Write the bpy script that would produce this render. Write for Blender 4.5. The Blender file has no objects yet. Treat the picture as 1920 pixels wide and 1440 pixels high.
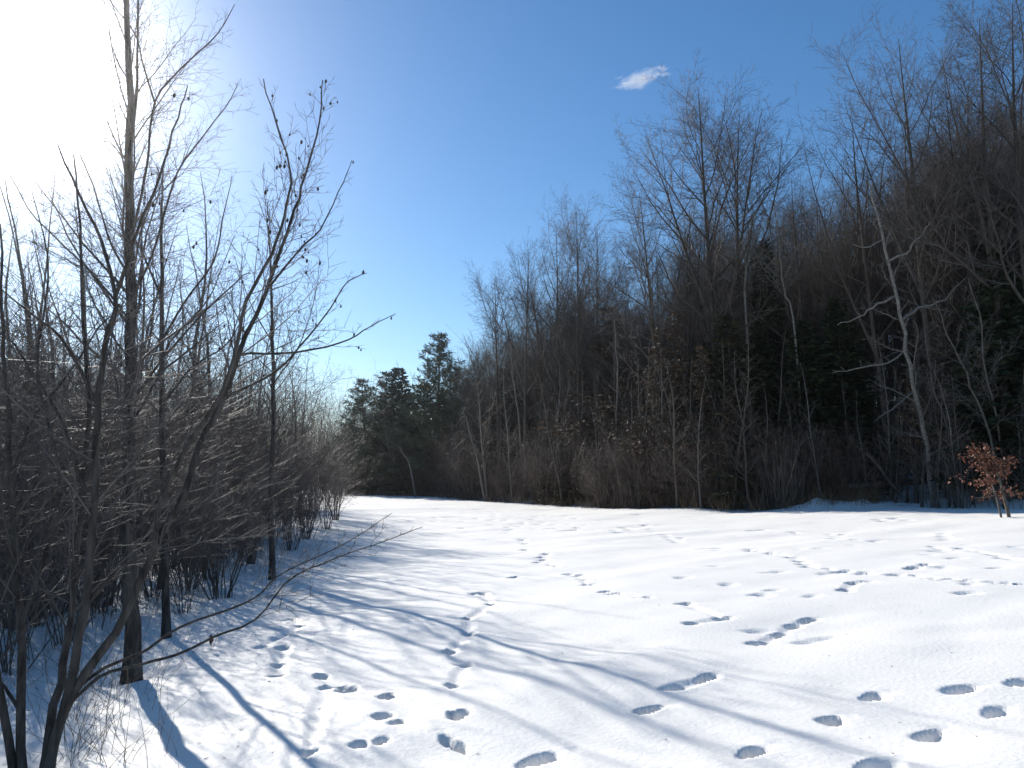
import bpy, math, random
import numpy as np
from math import radians as R

# ------------------------------------------------------------------ camera, sky, sun, exposure
sc = bpy.context.scene
COL = sc.collection
F, CX, CY = 1495.0, 960.0, 720.0            # the photograph's focal length and centre, in its own pixels
PITCH = math.atan(175.0 / F)
CAM_Z = 1.6
cam_d = bpy.data.cameras.new('camera')
cam_d.sensor_width = 36.0
cam_d.lens = 36.0 * F / 1920.0
cam_d.clip_start = 0.05
cam_d.clip_end = 6000
cam = bpy.data.objects.new('camera', cam_d)
COL.objects.link(cam)
cam.location = (0, 0, CAM_Z)
cam.rotation_euler = (R(90) + PITCH, 0, 0)
sc.camera = cam

SUN_AZ, SUN_EL = R(-33.0), R(25.0)          # azimuth from +Y, positive to the right
SUN_DIR = (math.sin(SUN_AZ) * math.cos(SUN_EL), math.cos(SUN_AZ) * math.cos(SUN_EL), math.sin(SUN_EL))
world = bpy.data.worlds.new('World')
sc.world = world
world.use_nodes = True
wn, wl = world.node_tree.nodes, world.node_tree.links
wn.clear()
w_out = wn.new('ShaderNodeOutputWorld')
w_bg = wn.new('ShaderNodeBackground')
w_sky = wn.new('ShaderNodeTexSky')
w_sky.sky_type = 'NISHITA'
w_sky.sun_disc = False
w_sky.sun_elevation = SUN_EL
w_sky.sun_rotation = SUN_AZ
w_sky.altitude = 300
w_sky.air_density = 1.0
w_sky.dust_density = 0.2
w_sky.ozone_density = 3.0
w_bg.inputs['Strength'].default_value = 0.080
# the sun's own aureole (the disc is a lamp): two lobes round the sun's direction
geo = wn.new('ShaderNodeTexCoord')
dot = wn.new('ShaderNodeVectorMath'); dot.operation = 'DOT_PRODUCT'
dot.inputs[1].default_value = SUN_DIR
wl.new(geo.outputs['Generated'], dot.inputs[0])
def wmath(op, a, b=None):
    n = wn.new('ShaderNodeMath'); n.operation = op
    for i, v in enumerate((a, b)):
        if v is None: continue
        if isinstance(v, (int, float)): n.inputs[i].default_value = v
        else: wl.new(v, n.inputs[i])
    return n.outputs[0]
ang = wmath('ARCCOSINE', wmath('MINIMUM', dot.outputs['Value'], 1.0))
q = wmath('DIVIDE', ang, R(4.1))
lobe1 = wmath('MULTIPLY', wmath('EXPONENT', wmath('MULTIPLY', wmath('MULTIPLY', q, q), -1.0)), 55.0)
lobe2 = wmath('MULTIPLY', wmath('EXPONENT', wmath('DIVIDE', ang, R(-8.0))), 0.3)
lobe = wmath('ADD', lobe1, lobe2)
w_mix = wn.new('ShaderNodeMix'); w_mix.data_type = 'RGBA'; w_mix.blend_type = 'ADD'
w_mix.inputs['Factor'].default_value = 1.0
w_comb = wn.new('ShaderNodeCombineColor')
wl.new(lobe, w_comb.inputs[0]); wl.new(lobe, w_comb.inputs[1]); wl.new(lobe, w_comb.inputs[2])
w_hs = wn.new('ShaderNodeHueSaturation')      # the deep clear blue of dry winter air
w_hs.inputs['Saturation'].default_value = 1.2
wl.new(w_sky.outputs['Color'], w_hs.inputs['Color'])
wl.new(w_hs.outputs['Color'], w_mix.inputs['A'])
wl.new(w_comb.outputs['Color'], w_mix.inputs['B'])
wl.new(w_mix.outputs['Result'], w_bg.inputs['Color'])
wl.new(w_bg.outputs['Background'], w_out.inputs['Surface'])

sun_d = bpy.data.lights.new('sun', 'SUN')
sun_d.energy = 4.3
sun_d.angle = R(0.53)
sun_d.color = (1.0, 0.955, 0.88)
sun = bpy.data.objects.new('sun', sun_d)
COL.objects.link(sun)
from mathutils import Vector
sun.rotation_euler = Vector(SUN_DIR).to_track_quat('Z', 'Y').to_euler()
sun.location = (-30, 45, 25)

sc.view_settings.view_transform = 'Standard'
sc.view_settings.look = 'None'
sc.view_settings.gamma = 1.0
sc.view_settings.use_curve_mapping = False
sc.view_settings.exposure = 0.74
sc.cycles.max_bounces = 6
sc.cycles.diffuse_bounces = 3
sc.cycles.volume_bounces = 0
sc.cycles.use_denoising = True
sc.cycles.sample_clamp_indirect = 4.0

# ------------------------------------------------------------------ small helpers
rng = np.random.default_rng(29)
rnd = random.Random(1354)

def smooth(a, b, v):
    t = np.clip((np.asarray(v, float) - a) / (b - a), 0, 1)
    return t * t * (3 - 2 * t)

_lat = np.random.default_rng(5).random((256, 256))
def vnoise(x, y):
    x = np.asarray(x, float); y = np.asarray(y, float)
    xi = np.floor(x).astype(int); yi = np.floor(y).astype(int)
    fx = x - xi; fy = y - yi
    fx = fx * fx * fx * (fx * (fx * 6 - 15) + 10); fy = fy * fy * fy * (fy * (fy * 6 - 15) + 10)
    a = _lat[xi % 256, yi % 256]; b = _lat[(xi + 1) % 256, yi % 256]
    c = _lat[xi % 256, (yi + 1) % 256]; d = _lat[(xi + 1) % 256, (yi + 1) % 256]
    return (a + (b - a) * fx) * (1 - fy) + (c + (d - c) * fx) * fy - 0.5

def ray(px, py):
    dx, dy = (px - CX) / F, (CY - py) / F
    cp, sp = math.cos(PITCH), math.sin(PITCH)
    return dx, cp - dy * sp, sp + dy * cp

def at(px, py, depth):                     # the place at a distance ahead that the photograph shows at a pixel
    x, y, z = ray(px, py)
    k = depth / y
    return np.array((x * k, depth, CAM_Z + z * k))

# ------------------------------------------------------------------ the lie of the land
EX = [-90, -45, -26, -15, -7.3, 1.3, 7.8, 13.7, 16.7, 22, 40, 80]
EY = [85, 80, 75, 72, 67, 47.5, 35, 31.5, 27, 20, 2, -35]
def wood_edge(x): return np.interp(x, EX, EY) + .6 * np.sin(np.asarray(x) * .9) * np.sin(np.asarray(x) * .37 + 1)
def edge_y(u, back):                       # along a line of sight x = u*y: BACK metres past the wood's edge
    y = 40.0
    for _ in range(24): y = .6 * y + .4 * (float(wood_edge(u * y)) + back)
    return y
LY = [-40, 0, 4, 6.5, 13, 20, 27, 33, 50, 75]
LX = [-3.5, -3.6, -3.8, -4.3, -4.6, -5.2, -6.2, -7.4, -12.5, -20]
def thicket_edge(y): return np.interp(y, LY, LX)

def land(x, y):
    x = np.asarray(x, float); y = np.asarray(y, float)
    near = 1 - smooth(14, 34, y)
    left = np.clip(1.6 - x, 0, 9)
    h = -0.052 * (left - 0.16 * 0) * near + 0.052 * 1.6 * near
    h = h + 0.035 * np.clip(x - 1.6, 0, 26)
    d = np.maximum(0, (y - wood_edge(x)) * 0.62)
    rise = 20 * (1 - np.exp(-d * 0.20 / 20)) * (0.30 + 0.70 * smooth(-12, 14, x))
    h = h + rise
    h = h + (0.30 + .25 * vnoise(x * 2.1, y * 2.1)) * np.exp(-(((x - 12.0) / 1.0) ** 2 + ((y - 31.6) / 1.0) ** 2)) + (0.22 + .2 * vnoise(x * 2.5 + 7, y * 2.5)) * np.exp(-(((x - 13.5) / 0.9) ** 2 + ((y - 31.2) / 0.9) ** 2))
    # wind-smoothed rolls of the snow
    u = x * 0.82 + y * 0.57; v = -x * 0.57 + y * 0.82
    h = h + 0.11 * vnoise(u * 0.16 + 3, v * 0.33 + 7) + 0.055 * vnoise(u * 0.45 + 11, v * 1.0 + 2) + 0.016 * vnoise(u * 1.3, v * 2.3 + 31)
    rough = smooth(0.6, -1.2, x - thicket_edge(y)) + smooth(-1.0, 1.0, y - wood_edge(x))
    h = h + rough * (0.05 * vnoise(x * 2.3, y * 2.3) + 0.03 * vnoise(x * 6 + 9, y * 6))
    return h
CAM_Z = 1.6 + float(land(0, 0)); cam.location.z = CAM_Z

def pick(px, py):                          # where the ray of a pixel meets the land
    d = ray(px, py)
    t = _steps
    gap = CAM_Z + d[2] * t - land(d[0] * t, d[1] * t)
    k = int(np.argmax(gap <= 0))
    if gap[k] > 0: return np.array((d[0] * 60, 60, float(land(d[0] * 60, 60))))
    f = gap[k - 1] / (gap[k - 1] - gap[k] + 1e-12)
    tt = t[k - 1] + (t[k] - t[k - 1]) * f; x, y = d[0] * tt, d[1] * tt
    return np.array((x, y, float(land(x, y))))
_steps = 1.5 * np.exp(np.arange(0, math.log(400 / 1.5), .0025))

# ------------------------------------------------------------------ materials
def material(name, col, col2=None, scale=8.0, rough=0.85, bump=0.0, bscale=40.0, stretch=(1, 1, 1), vary=0.0, spec=0.2, trans=None):
    m = bpy.data.materials.new(name); m.use_nodes = True
    nt = m.node_tree; n, l = nt.nodes, nt.links
    b = n['Principled BSDF']
    b.inputs['Roughness'].default_value = rough
    b.inputs['Specular IOR Level'].default_value = spec
    tc = n.new('ShaderNodeTexCoord'); mp = n.new('ShaderNodeMapping')
    mp.inputs['Scale'].default_value = stretch
    l.new(tc.outputs['Object'], mp.inputs['Vector'])
    nz = n.new('ShaderNodeTexNoise'); nz.inputs['Scale'].default_value = scale; nz.inputs['Detail'].default_value = 5
    l.new(mp.outputs['Vector'], nz.inputs['Vector'])
    rp = n.new('ShaderNodeValToRGB')
    rp.color_ramp.elements[0].position = 0.32; rp.color_ramp.elements[1].position = 0.68
    rp.color_ramp.elements[0].color = (*col, 1); rp.color_ramp.elements[1].color = (*(col2 or col), 1)
    l.new(nz.outputs['Fac'], rp.inputs['Fac'])
    out = rp.outputs['Color']
    if vary:
        oi = n.new('ShaderNodeObjectInfo'); hs = n.new('ShaderNodeHueSaturation')
        mr = n.new('ShaderNodeMapRange'); mr.inputs['To Min'].default_value = 1 - vary; mr.inputs['To Max'].default_value = 1 + vary
        l.new(oi.outputs['Random'], mr.inputs['Value']); l.new(mr.outputs['Result'], hs.inputs['Value']); l.new(out, hs.inputs['Color'])
        out = hs.outputs['Color']
    l.new(out, b.inputs['Base Color'])
    if bump:
        n2 = n.new('ShaderNodeTexNoise'); n2.inputs['Scale'].default_value = bscale; n2.inputs['Detail'].default_value = 4
        l.new(mp.outputs['Vector'], n2.inputs['Vector'])
        bp = n.new('ShaderNodeBump'); bp.inputs['Strength'].default_value = bump; bp.inputs['Distance'].default_value = 0.02
        l.new(n2.outputs['Fac'], bp.inputs['Height']); l.new(bp.outputs['Normal'], b.inputs['Normal'])
    return m

M_SNOW = material('snow', (0.895, 0.866, 0.815), (0.93, 0.903, 0.855), 3.0, 0.6, 0.25, 26.0, spec=0.25)
M_FLOOR = material('leaf_littered_snow', (0.13, 0.10, 0.08), (0.80, 0.79, 0.77), 1.3, 0.9, 0.6, 6.0)
M_FLOOR.node_tree.nodes['Color Ramp'].color_ramp.elements[0].position = .30; M_FLOOR.node_tree.nodes['Color Ramp'].color_ramp.elements[1].position = .50
M_BARK = material('grey_bark', (0.065, 0.056, 0.049), (0.125, 0.11, 0.096), 14, 0.9, 0.5, 40, (1, 1, 0.25), 0.25)
M_DARK = material('dark_bark', (0.045, 0.037, 0.032), (0.095, 0.08, 0.068), 16, 0.9, 0.5, 45, (1, 1, 0.25), 0.2)
M_TWIG = material('twig_bark', (0.055, 0.047, 0.042), (0.125, 0.107, 0.096), 2.2, 0.7, vary=0.25, spec=0.35)
M_RED = material('reddish_twig_bark', (0.055, 0.042, 0.036), (0.17, 0.127, 0.108), 4, 0.55, vary=0.2, spec=0.4)
M_BRUSH = material('brush_bark', (0.042, 0.034, 0.029), (0.185, 0.152, 0.13), 2.6, 0.75, vary=0.2)
M_HERO = material('furrowed_bark', (0.03, 0.025, 0.022), (0.105, 0.09, 0.078), 22, 0.9, 1.0, 60, (1, 1, 0.18))
M_PALE = material('pale_bark', (0.095, 0.088, 0.077), (0.215, 0.20, 0.18), 9, 0.8, 0.3, 30, (1, 1, 2.2), 0.1)
M_SPRUCE = material('spruce_needles', (0.014, 0.024, 0.013), (0.03, 0.045, 0.022), 2.0, 0.75, vary=0.2)
M_PINE = material('pine_needles', (0.034, 0.052, 0.03), (0.075, 0.10, 0.055), 1.6, 0.6, vary=0.15, spec=0.35)
M_OLIVE = material('dull_evergreen_needles', (0.028, 0.030, 0.017), (0.062, 0.060, 0.034), 2.0, 0.75, vary=0.2)
M_LEAF = material('dead_beech_leaf', (0.12, 0.05, 0.032), (0.21, 0.09, 0.055), 6.0, 0.7)
M_TAN = material('dry_leaf', (0.065, 0.047, 0.034), (0.13, 0.095, 0.066), 1.2, 0.8, vary=0.2)
M_STRAW = material('dry_straw', (0.12, 0.08, 0.05), (0.25, 0.18, 0.115), 5.0, 0.8)
M_CONE = material('seed_cone', (0.03, 0.024, 0.02), (0.06, 0.05, 0.04), 30, 0.8)

# ------------------------------------------------------------------ mesh builders
def new_mesh(name, verts, faces_n, loops, mats, smooth_sh=True, mat_idx=None):
    me = bpy.data.meshes.new(name)
    verts = np.asarray(verts, np.float32); loops = np.asarray(loops, np.int32)
    nf = len(loops) // faces_n
    me.vertices.add(len(verts)); me.vertices.foreach_set('co', verts.ravel())
    me.loops.add(len(loops)); me.loops.foreach_set('vertex_index', loops.ravel())
    me.polygons.add(nf)
    me.polygons.foreach_set('loop_start', np.arange(nf, dtype=np.int32) * faces_n)
    me.polygons.foreach_set('loop_total', np.full(nf, faces_n, np.int32))
    if smooth_sh: me.polygons.foreach_set('use_smooth', np.ones(nf, bool))
    for m in (mats if isinstance(mats, (list, tuple)) else [mats]): me.materials.append(m)
    if mat_idx is not None: me.polygons.foreach_set('material_index', np.asarray(mat_idx, np.int32))
    me.update(calc_edges=True)
    return me

def link(name, mesh, parent=None):
    o = bpy.data.objects.new(name, mesh)
    COL.objects.link(o)
    if parent is not None: o.parent = parent
    return o

class Tubes:                               # many tapering tubes gathered into one mesh
    def __init__(self): self.g = {}
    def add(self, pts, rad, sides=3):
        pts = np.asarray(pts, float)
        self.g.setdefault((len(pts), sides), []).append((pts, np.asarray(rad, float)))
    def arrays(self):
        V, L, off = [], [], 0
        for (n, s), items in self.g.items():
            P = np.stack([i[0] for i in items]); Ra = np.stack([i[1] for i in items])
            T = np.gradient(P, axis=1); T /= np.linalg.norm(T, axis=2, keepdims=True) + 1e-9
            ref = np.where(np.abs(T.mean(1)[:, None, 2:3]) > 0.8, np.array([1., 0, 0]), np.array([0, 0, 1.]))
            U = np.cross(T, np.broadcast_to(ref, T.shape)); U /= np.linalg.norm(U, axis=2, keepdims=True) + 1e-9
            W = np.cross(T, U)
            a = np.arange(s) * 2 * math.pi / s
            ring = P[:, :, None, :] + Ra[:, :, None, None] * (np.cos(a)[None, None, :, None] * U[:, :, None, :] + np.sin(a)[None, None, :, None] * W[:, :, None, :])
            B = len(items)
            V.append(ring.reshape(-1, 3))
            base = off + np.arange(B)[:, None, None] * (n * s) + np.arange(n - 1)[None, :, None] * s
            j = np.arange(s)[None, None, :]; k = (j + 1) % s
            L.append(np.stack(np.broadcast_arrays(base + j, base + k, base + s + k, base + s + j), -1).reshape(-1))
            off += B * n * s
        return np.concatenate(V), np.concatenate(L)
    def mesh(self, name, mat):
        v, l = self.arrays()
        return new_mesh(name, v, 4, l, mat)

class Blades:                              # many small pointed leaves or needle sprays
    def __init__(self): self.c, self.d, self.l, self.w = [], [], [], []
    def add(self, c, d, l, w): self.c.append(c); self.d.append(d); self.l.append(l); self.w.append(w)
    def mesh(self, name, mat, seed=1, fold=0.0):
        r = np.random.default_rng(seed)
        c = np.array(self.c); d = np.array(self.d); l = np.array(self.l)[:, None]; w = np.array(self.w)[:, None]
        d = d / (np.linalg.norm(d, axis=1, keepdims=True) + 1e-9)
        n = np.cross(d, r.normal(size=d.shape)); n /= np.linalg.norm(n, axis=1, keepdims=True) + 1e-9
        b = np.cross(d, n)
        V = np.stack([c, c + d * l * 0.45 + n * w + b * w * fold, c + d * l, c + d * l * 0.5 - n * w + b * w * fold], 1).reshape(-1, 3)
        return new_mesh(name, V, 4, np.arange(len(V)), mat, False)

def spline(pts, n):                        # smooth curve through points
    p = np.asarray(pts, float)
    p = np.vstack([2 * p[0] - p[1], p, 2 * p[-1] - p[-2]])
    seg = len(p) - 3; out = []
    for t in np.linspace(0, seg, n):
        i = min(int(t), seg - 1); f = t - i
        a, b, c, d = p[i], p[i + 1], p[i + 2], p[i + 3]
        out.append(0.5 * ((2 * b) + (c - a) * f + (2 * a - 5 * b + 4 * c - d) * f * f + (3 * b - a - 3 * c + d) * f ** 3))
    return np.array(out)

def unit(v): return v / (np.linalg.norm(v) + 1e-9)
Z = np.array((0, 0, 1.0))

def path(r, p, d, L, n, wob, up):
    pts = [np.array(p, float)]; d = unit(np.array(d, float))
    for i in range(n):
        d = unit(d + r.normal(size=3) * wob + Z * up)
        pts.append(pts[-1] + d * (L / n))
    return np.array(pts)

def off_dir(r, t, ang, az):
    ref = Z if abs(t[2]) < 0.9 else np.array((1.0, 0, 0))
    u = unit(np.cross(t, ref)); v = np.cross(t, u)
    return unit(t * math.cos(ang) + (u * math.cos(az) + v * math.sin(az)) * math.sin(ang))

def sprout(r, Tt, Tc, pts, rad, L, sp, lev):
    """children along one branch; the limbs of level 1 belong to the trunk mesh, finer ones to the crown"""
    if lev >= len(sp['n']): return
    k = sp['n'][lev] * (1 if lev == 0 else max(0.35, min(1.6, L / sp['nom'][lev])))
    k = int(k) + (r.random() < k - int(k))
    st = sp['start'][lev]; az = r.random() * 6.28
    n = len(pts) - 1
    for j in range(k):
        tt = (j + r.random()) / max(k, 1)
        t = st + (0.985 - st) * tt
        f = t * n; i = min(int(f), n - 1); f -= i
        p = pts[i] * (1 - f) + pts[i + 1] * f
        rr = rad[i] * (1 - f) + rad[i + 1] * f
        tan = unit(pts[i + 1] - pts[i])
        az += 2.4 + r.normal() * 0.5
        shape = 1.0
        if lev == 0:
            s = sp.get('shape', 'oval')
            if s == 'oval': shape = 0.45 + 0.75 * math.sin(math.pi * min(1, 0.12 + 0.85 * tt)) - 0.25 * tt
            elif s == 'cone': shape = 1.1 - 0.95 * tt
            elif s == 'vase': shape = 0.9 - 0.35 * tt
        else: shape = 1.0 - 0.45 * tt
        cl = L * sp['ratio'][lev] * shape * r.uniform(0.55, 1.25)
        if lev > 0: cl = min(cl, sp['cap'][lev])
        if cl < 0.03: continue
        a = R(sp['ang'][lev]) * r.uniform(0.7, 1.25) * (1 - 0.3 * tt if lev == 0 else 1)
        d = off_dir(r, tan, a, az)
        if d[2] < -0.25 and not sp.get('droop'): d[2] *= 0.3; d = unit(d)
        m = sp['segs'][lev]
        c = path(r, p, d, cl, m, sp['wob'][lev], sp['up'][lev])
        r0 = max(sp['rmin'], min(rr * 0.75, rr * sp['rr'][lev] * (0.6 + 0.5 * shape)))
        if lev + 1 >= len(sp['n']): r0 = max(sp['rmin'], min(r0, sp['rmin'] * 1.6))
        cr = np.linspace(r0, max(sp['rmin'] * 0.5, r0 * 0.22), m + 1)
        (Tt if (lev == 0 and r0 > sp['limb']) else Tc).add(c, cr, sp['sides'][lev])
        sprout(r, Tt, Tc, c, cr, cl, sp, lev + 1)

TALL = dict(n=[24, 11, 8, 4], nom=[1, 4.0, 1.6, .7], cap=[99, 3.4, 1.5, .7], ratio=[.28, .44, .46, .5], ang=[47, 46, 44, 42], up=[.06, .05, .04, .03], wob=[.09, .12, .15, .18],
            segs=[7, 5, 3, 1], start=[.34, .15, .12, .1], sides=[5, 3, 3, 3], rr=[.5, .55, .6, .6], rmin=.0052, limb=.02, shape='oval')
SPREAD = dict(TALL, n=[16, 11, 8, 4], ratio=[.40, .42, .42, .5], ang=[52, 45, 42, 40], start=[.38, .2, .12, .1], wob=[.11, .14, .16, .2], shape='vase', nom=[1, 5.5, 1.9, .75], cap=[99, 3.6, 1.7, .8])
SLIM = dict(TALL, n=[34, 7, 5], ratio=[.16, .45, .5], ang=[55, 45, 40], start=[.18, .12, .1], nom=[1, 1.3, .5], cap=[99, 1.0, .5], rmin=.0028, limb=.012, shape='cone')
LARCH = dict(TALL, n=[64, 8, 4], ratio=[.15, .33, .4], ang=[80, 55, 50], up=[.02, .03, .02], start=[.22, .1, .1], nom=[1, 1.8, .5], cap=[99, .8, .4], rmin=.006, limb=.015, shape='cone')

def thing(name, label, cat, loc=(0, 0, 0), group=None):
    o = bpy.data.objects.new(name, None); COL.objects.link(o)
    o.location = loc; o.empty_display_size = 0.3
    o['label'] = label; o['category'] = cat
    if group: o['group'] = group
    return o

def tag(o, label=None, cat=None, group=None, kind=None):
    if label: o['label'] = label
    if cat: o['category'] = cat
    if group: o['group'] = group
    if kind: o['kind'] = kind
    return o

class Proto:                               # one of a kind, then copies that share its meshes
    def __init__(self, name, cat, height, parts):
        for _, me in parts:
            co = np.empty(len(me.vertices) * 3, np.float32); me.vertices.foreach_get('co', co)
            height = max(height, float(np.percentile(co[2::3], 99.7)))
        self.name, self.cat, self.h, self.parts = name, cat, height, parts
    def place(self, loc, height, label, group=None, rot=None, lean=(0, 0), wide=1.0, cat=None):
        o = thing(self.name, label, cat or self.cat, loc, group)
        s = height / self.h
        o.scale = (s * wide, s * wide, s)
        o.rotation_euler = (lean[0], lean[1], rnd.uniform(0, 6.28) if rot is None else rot)
        for pn, me in self.parts: link(pn, me, o)
        return o

def bare_tree(name, seed, H, r0, sp, mat_t, mat_c, bend=.012, fork=0, cat='tree', sides=8):
    r = np.random.default_rng(seed)
    Tt, Tc = Tubes(), Tubes()
    pts = path(r, (0, 0, -0.15), (r.normal() * .03, r.normal() * .03, 1), H, 14, bend, .02)
    rad = r0 * (1 - np.linspace(0, 1, 15) ** 1.05 * .93); rad[0] *= 1.25
    Tt.add(pts, rad, sides)
    sprout(r, Tt, Tc, pts, rad, H, sp, 0)
    for k in range(fork):
        i = 4 + int(r.integers(0, 3)); d = off_dir(r, unit(pts[i + 1] - pts[i]), R(16 + 10 * r.random()), r.random() * 6.28)
        L2 = (H - pts[i][2]) * r.uniform(.82, .97)
        c = path(r, pts[i], d, L2, 12, bend * 1.5, .05)
        cr = rad[i] * .75 * (1 - np.linspace(0, 1, 13) * .92)
        Tt.add(c, cr, sides - 2)
        s2 = dict(sp, start=[.2] + sp['start'][1:], n=[int(sp['n'][0] * .7)] + sp['n'][1:])
        sprout(r, Tt, Tc, c, cr, L2, s2, 0)
    return Proto(name, cat, H, [('trunk', Tt.mesh('trunk', mat_t)), ('crown', Tc.mesh('crown', mat_c))])

def shrub(name, seed, H, stems, spread, mat_s, mat_t, n1=15, n2=6, rs=.011):
    r = np.random.default_rng(seed)
    Tt, Tc = Tubes(), Tubes()
    sp = dict(n=[n1, n2, 2], nom=[1, .8, .35], cap=[9, .6, .3], ratio=[.34, .5, .5], ang=[42, 46, 45], up=[.03, .02, .0], wob=[.17, .2, .2], segs=[5, 3, 1], start=[.22, .12, .1],
              sides=[3, 3, 3], rr=[.5, .6, .6], rmin=.0021, limb=9, shape='vase')
    for k in range(stems):
        a = r.random() * 6.28; tilt = spread * r.random() ** .7
        d = np.array((math.cos(a) * tilt, math.sin(a) * tilt, 1.0))
        L = H * r.uniform(.6, 1.12)
        p = np.array((math.cos(a), math.sin(a), 0)) * r.uniform(.02, .16) * H / 3; p[2] = -.08
        c = path(r, p, d, L, 8, .10, .03)
        cr = rs * r.uniform(.7, 1.2) * (1 - np.linspace(0, 1, 9) * .88)
        Tt.add(c, cr, 4)
        sprout(r, Tt, Tc, c, cr, L, sp, 0)
    return Proto(name, 'shrub', H, [('stems', Tt.mesh('stems', mat_s)), ('crown', Tc.mesh('crown', mat_t))])

def spruce(name, seed, H, width, mat, dense=1.0, start=.05):
    r = np.random.default_rng(seed)
    Tt, B = Tubes(), Blades()
    pts = path(r, (0, 0, -.15), (0, 0, 1), H, 12, .006, .02)
    rad = H * .011 * (1 - np.linspace(0, 1, 13) * .95)
    Tt.add(pts, rad, 7)
    nb = int(150 * dense); az = 0
    for j in range(nb):
        t = start + (1 - start) * ((j + r.random()) / nb) ** 1.0
        p = np.array([np.interp(t * H, pts[:, 2], pts[:, i]) for i in range(3)])
        L = H * width * ((1 - t) ** .85 * .95 + .05) * r.uniform(.6, 1.2)
        az += 2.4 + r.normal() * .4
        d = np.array((math.cos(az), math.sin(az), -.12 + .75 * t ** 2))
        c = path(r, p, d, L, 5, .06, .035)
        Tt.add(c, np.linspace(.012 + .004 * L, .004, 6), 3)
        m = max(4, int(L * 11))
        for q in range(m):
            f = .12 + .88 * (q + r.random()) / m
            i = min(int(f * 5), 4); g = f * 5 - i
            b = c[i] * (1 - g) + c[i + 1] * g; tan = unit(c[i + 1] - c[i])
            side = np.cross(tan, Z) * (1 if q % 2 else -1)
            tl = (.22 + .34 * L * (1 - f)) * r.uniform(.6, 1.2)
            td = unit(tan * .7 + side * .8 + np.array((0, 0, -.18 + r.normal() * .12)))
            for w in range(4):
                B.add(b + td * tl * w / 4 + r.normal(size=3) * .02, td + r.normal(size=3) * .35, tl * .6 + .08, .05 + .025 * r.random())
    for q in range(14): B.add(pts[-1] - Z * .06 * q, r.normal(size=3) * .5 + Z, .22, .02)
    return Proto(name, 'tree', H, [('trunk', Tt.mesh('trunk', M_DARK)), ('crown', B.mesh('crown', mat, seed))])

def pine(name, seed, H, width, base=.12, nb=75):
    r = np.random.default_rng(seed)
    Tt, B = Tubes(), Blades()
    pts = path(r, (0, 0, -.15), (0, 0, 1), H, 12, .012, .02)
    rad = H * .013 * (1 - np.linspace(0, 1, 13) * .93)
    Tt.add(pts, rad, 7); az = 0
    for j in range(nb):
        t = base + (.985 - base) * (j + r.random()) / nb
        p = np.array([np.interp(t * H, pts[:, 2], pts[:, i]) for i in range(3)])
        L = H * width * (.10 + 1.15 * (1 - t) ** .8) * r.uniform(.6, 1.2)
        az += 2.4 + r.normal() * .6
        c = path(r, p, (math.cos(az), math.sin(az), .05 + .6 * t), L, 5, .05, .05)
        Tt.add(c, np.linspace(.02 + .006 * L, .006, 6), 3)
        m = max(5, int(L * 9))
        for q in range(m):
            f = .3 + .7 * (q + r.random()) / m; i = min(int(f * 5), 4); g = f * 5 - i
            b = c[i] * (1 - g) + c[i + 1] * g + r.normal(size=3) * np.array((.16, .16, .05)) * L * .45
            for w in range(11):
                B.add(b + r.normal(size=3) * .06, r.normal(size=3) + Z * .6, r.uniform(.18, .34), .028)
    return Proto(name, 'tree', H, [('trunk', Tt.mesh('trunk', M_DARK)), ('crown', B.mesh('crown', M_PINE, seed))])

# ------------------------------------------------------------------ the snow, with every footprint pressed into it
# (pixel of the print, length, width, depth, heading in degrees from straight ahead, how crisp)
PRINTS = []
JOIN = []
def prints(lst, L, W, D, head, crisp=1.0):
    if crisp == 1.0: JOIN.extend(zip(lst[:-1], lst[1:]))
    for p in lst: PRINTS.append((p[0], p[1], L * rnd.uniform(.85, 1.15), W * rnd.uniform(.85, 1.15), D * rnd.uniform(.85, 1.15), head + rnd.uniform(-14, 14), crisp))
prints([(1412, 1410), (1563, 1350), (1638, 1307)], .30, .17, .15, 60)
prints([(1745, 1378), (1868, 1335), (1805, 1291), (1910, 1281), (1640, 1437)], .28, .15, .11, 62, .6)
prints([(1220, 1330), (1262, 1290), (1325, 1271)], .28, .13, .13, 48)
prints([(1012, 1425)], .34, .17, .14, 45)
prints([(1428, 1206), (1463, 1189), (1487, 1174), (1518, 1163)], .30, .17, .13, 55)
prints([(1585, 1106), (1600, 1093), (1708, 1066), (1738, 1058), (1716, 1063)], .30, .18, .13, 55)
prints([(1298, 1168), (1358, 1159), (1284, 1132)], .26, .16, .10, 70)
prints([(1416, 1184), (1512, 1204), (1545, 1197)], .34, .18, .03, 80, .3)
prints([(866, 1337), (850, 1285), (870, 1247), (843, 1222), (879, 1187), (876, 1160), (920, 1133), (905, 1113), (888, 1114)], .21, .15, .12, 5)
prints([(838, 1388), (862, 1402), (850, 1340)], .24, .11, .13, -15)
prints([(727, 1304), (717, 1343)], .22, .17, .12, 15)
prints([(747, 1353), (676, 1394), (713, 1389), (640, 1287), (610, 1290), (578, 1410)], .17, .13, .08, 20)
prints([(518, 1266), (522, 1246), (530, 1213), (490, 1213), (566, 1171), (546, 1161), (600, 1268), (655, 1292), (520, 1195)], .22, .17, .10, 20)
prints([(955, 995), (966, 1003), (985, 1020), (978, 1012), (950, 1000)], .28, .2, .13, 20)
prints([(1016, 1045), (1026, 1038), (1008, 1055), (1018, 1050), (1040, 1060), (984, 1031), (1003, 1033)], .28, .2, .13, 30)
prints([(1063, 1077), (1095, 1085), (1104, 1096), (1088, 1078), (1133, 1110), (1152, 1113), (1206, 1120), (962, 1083)], .28, .17, .09, 60)
prints([(1152, 995), (1168, 990), (1180, 993), (1195, 990), (1210, 985), (1185, 986), (1160, 999), (1220, 992)], .32, .22, .14, 70)
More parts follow.
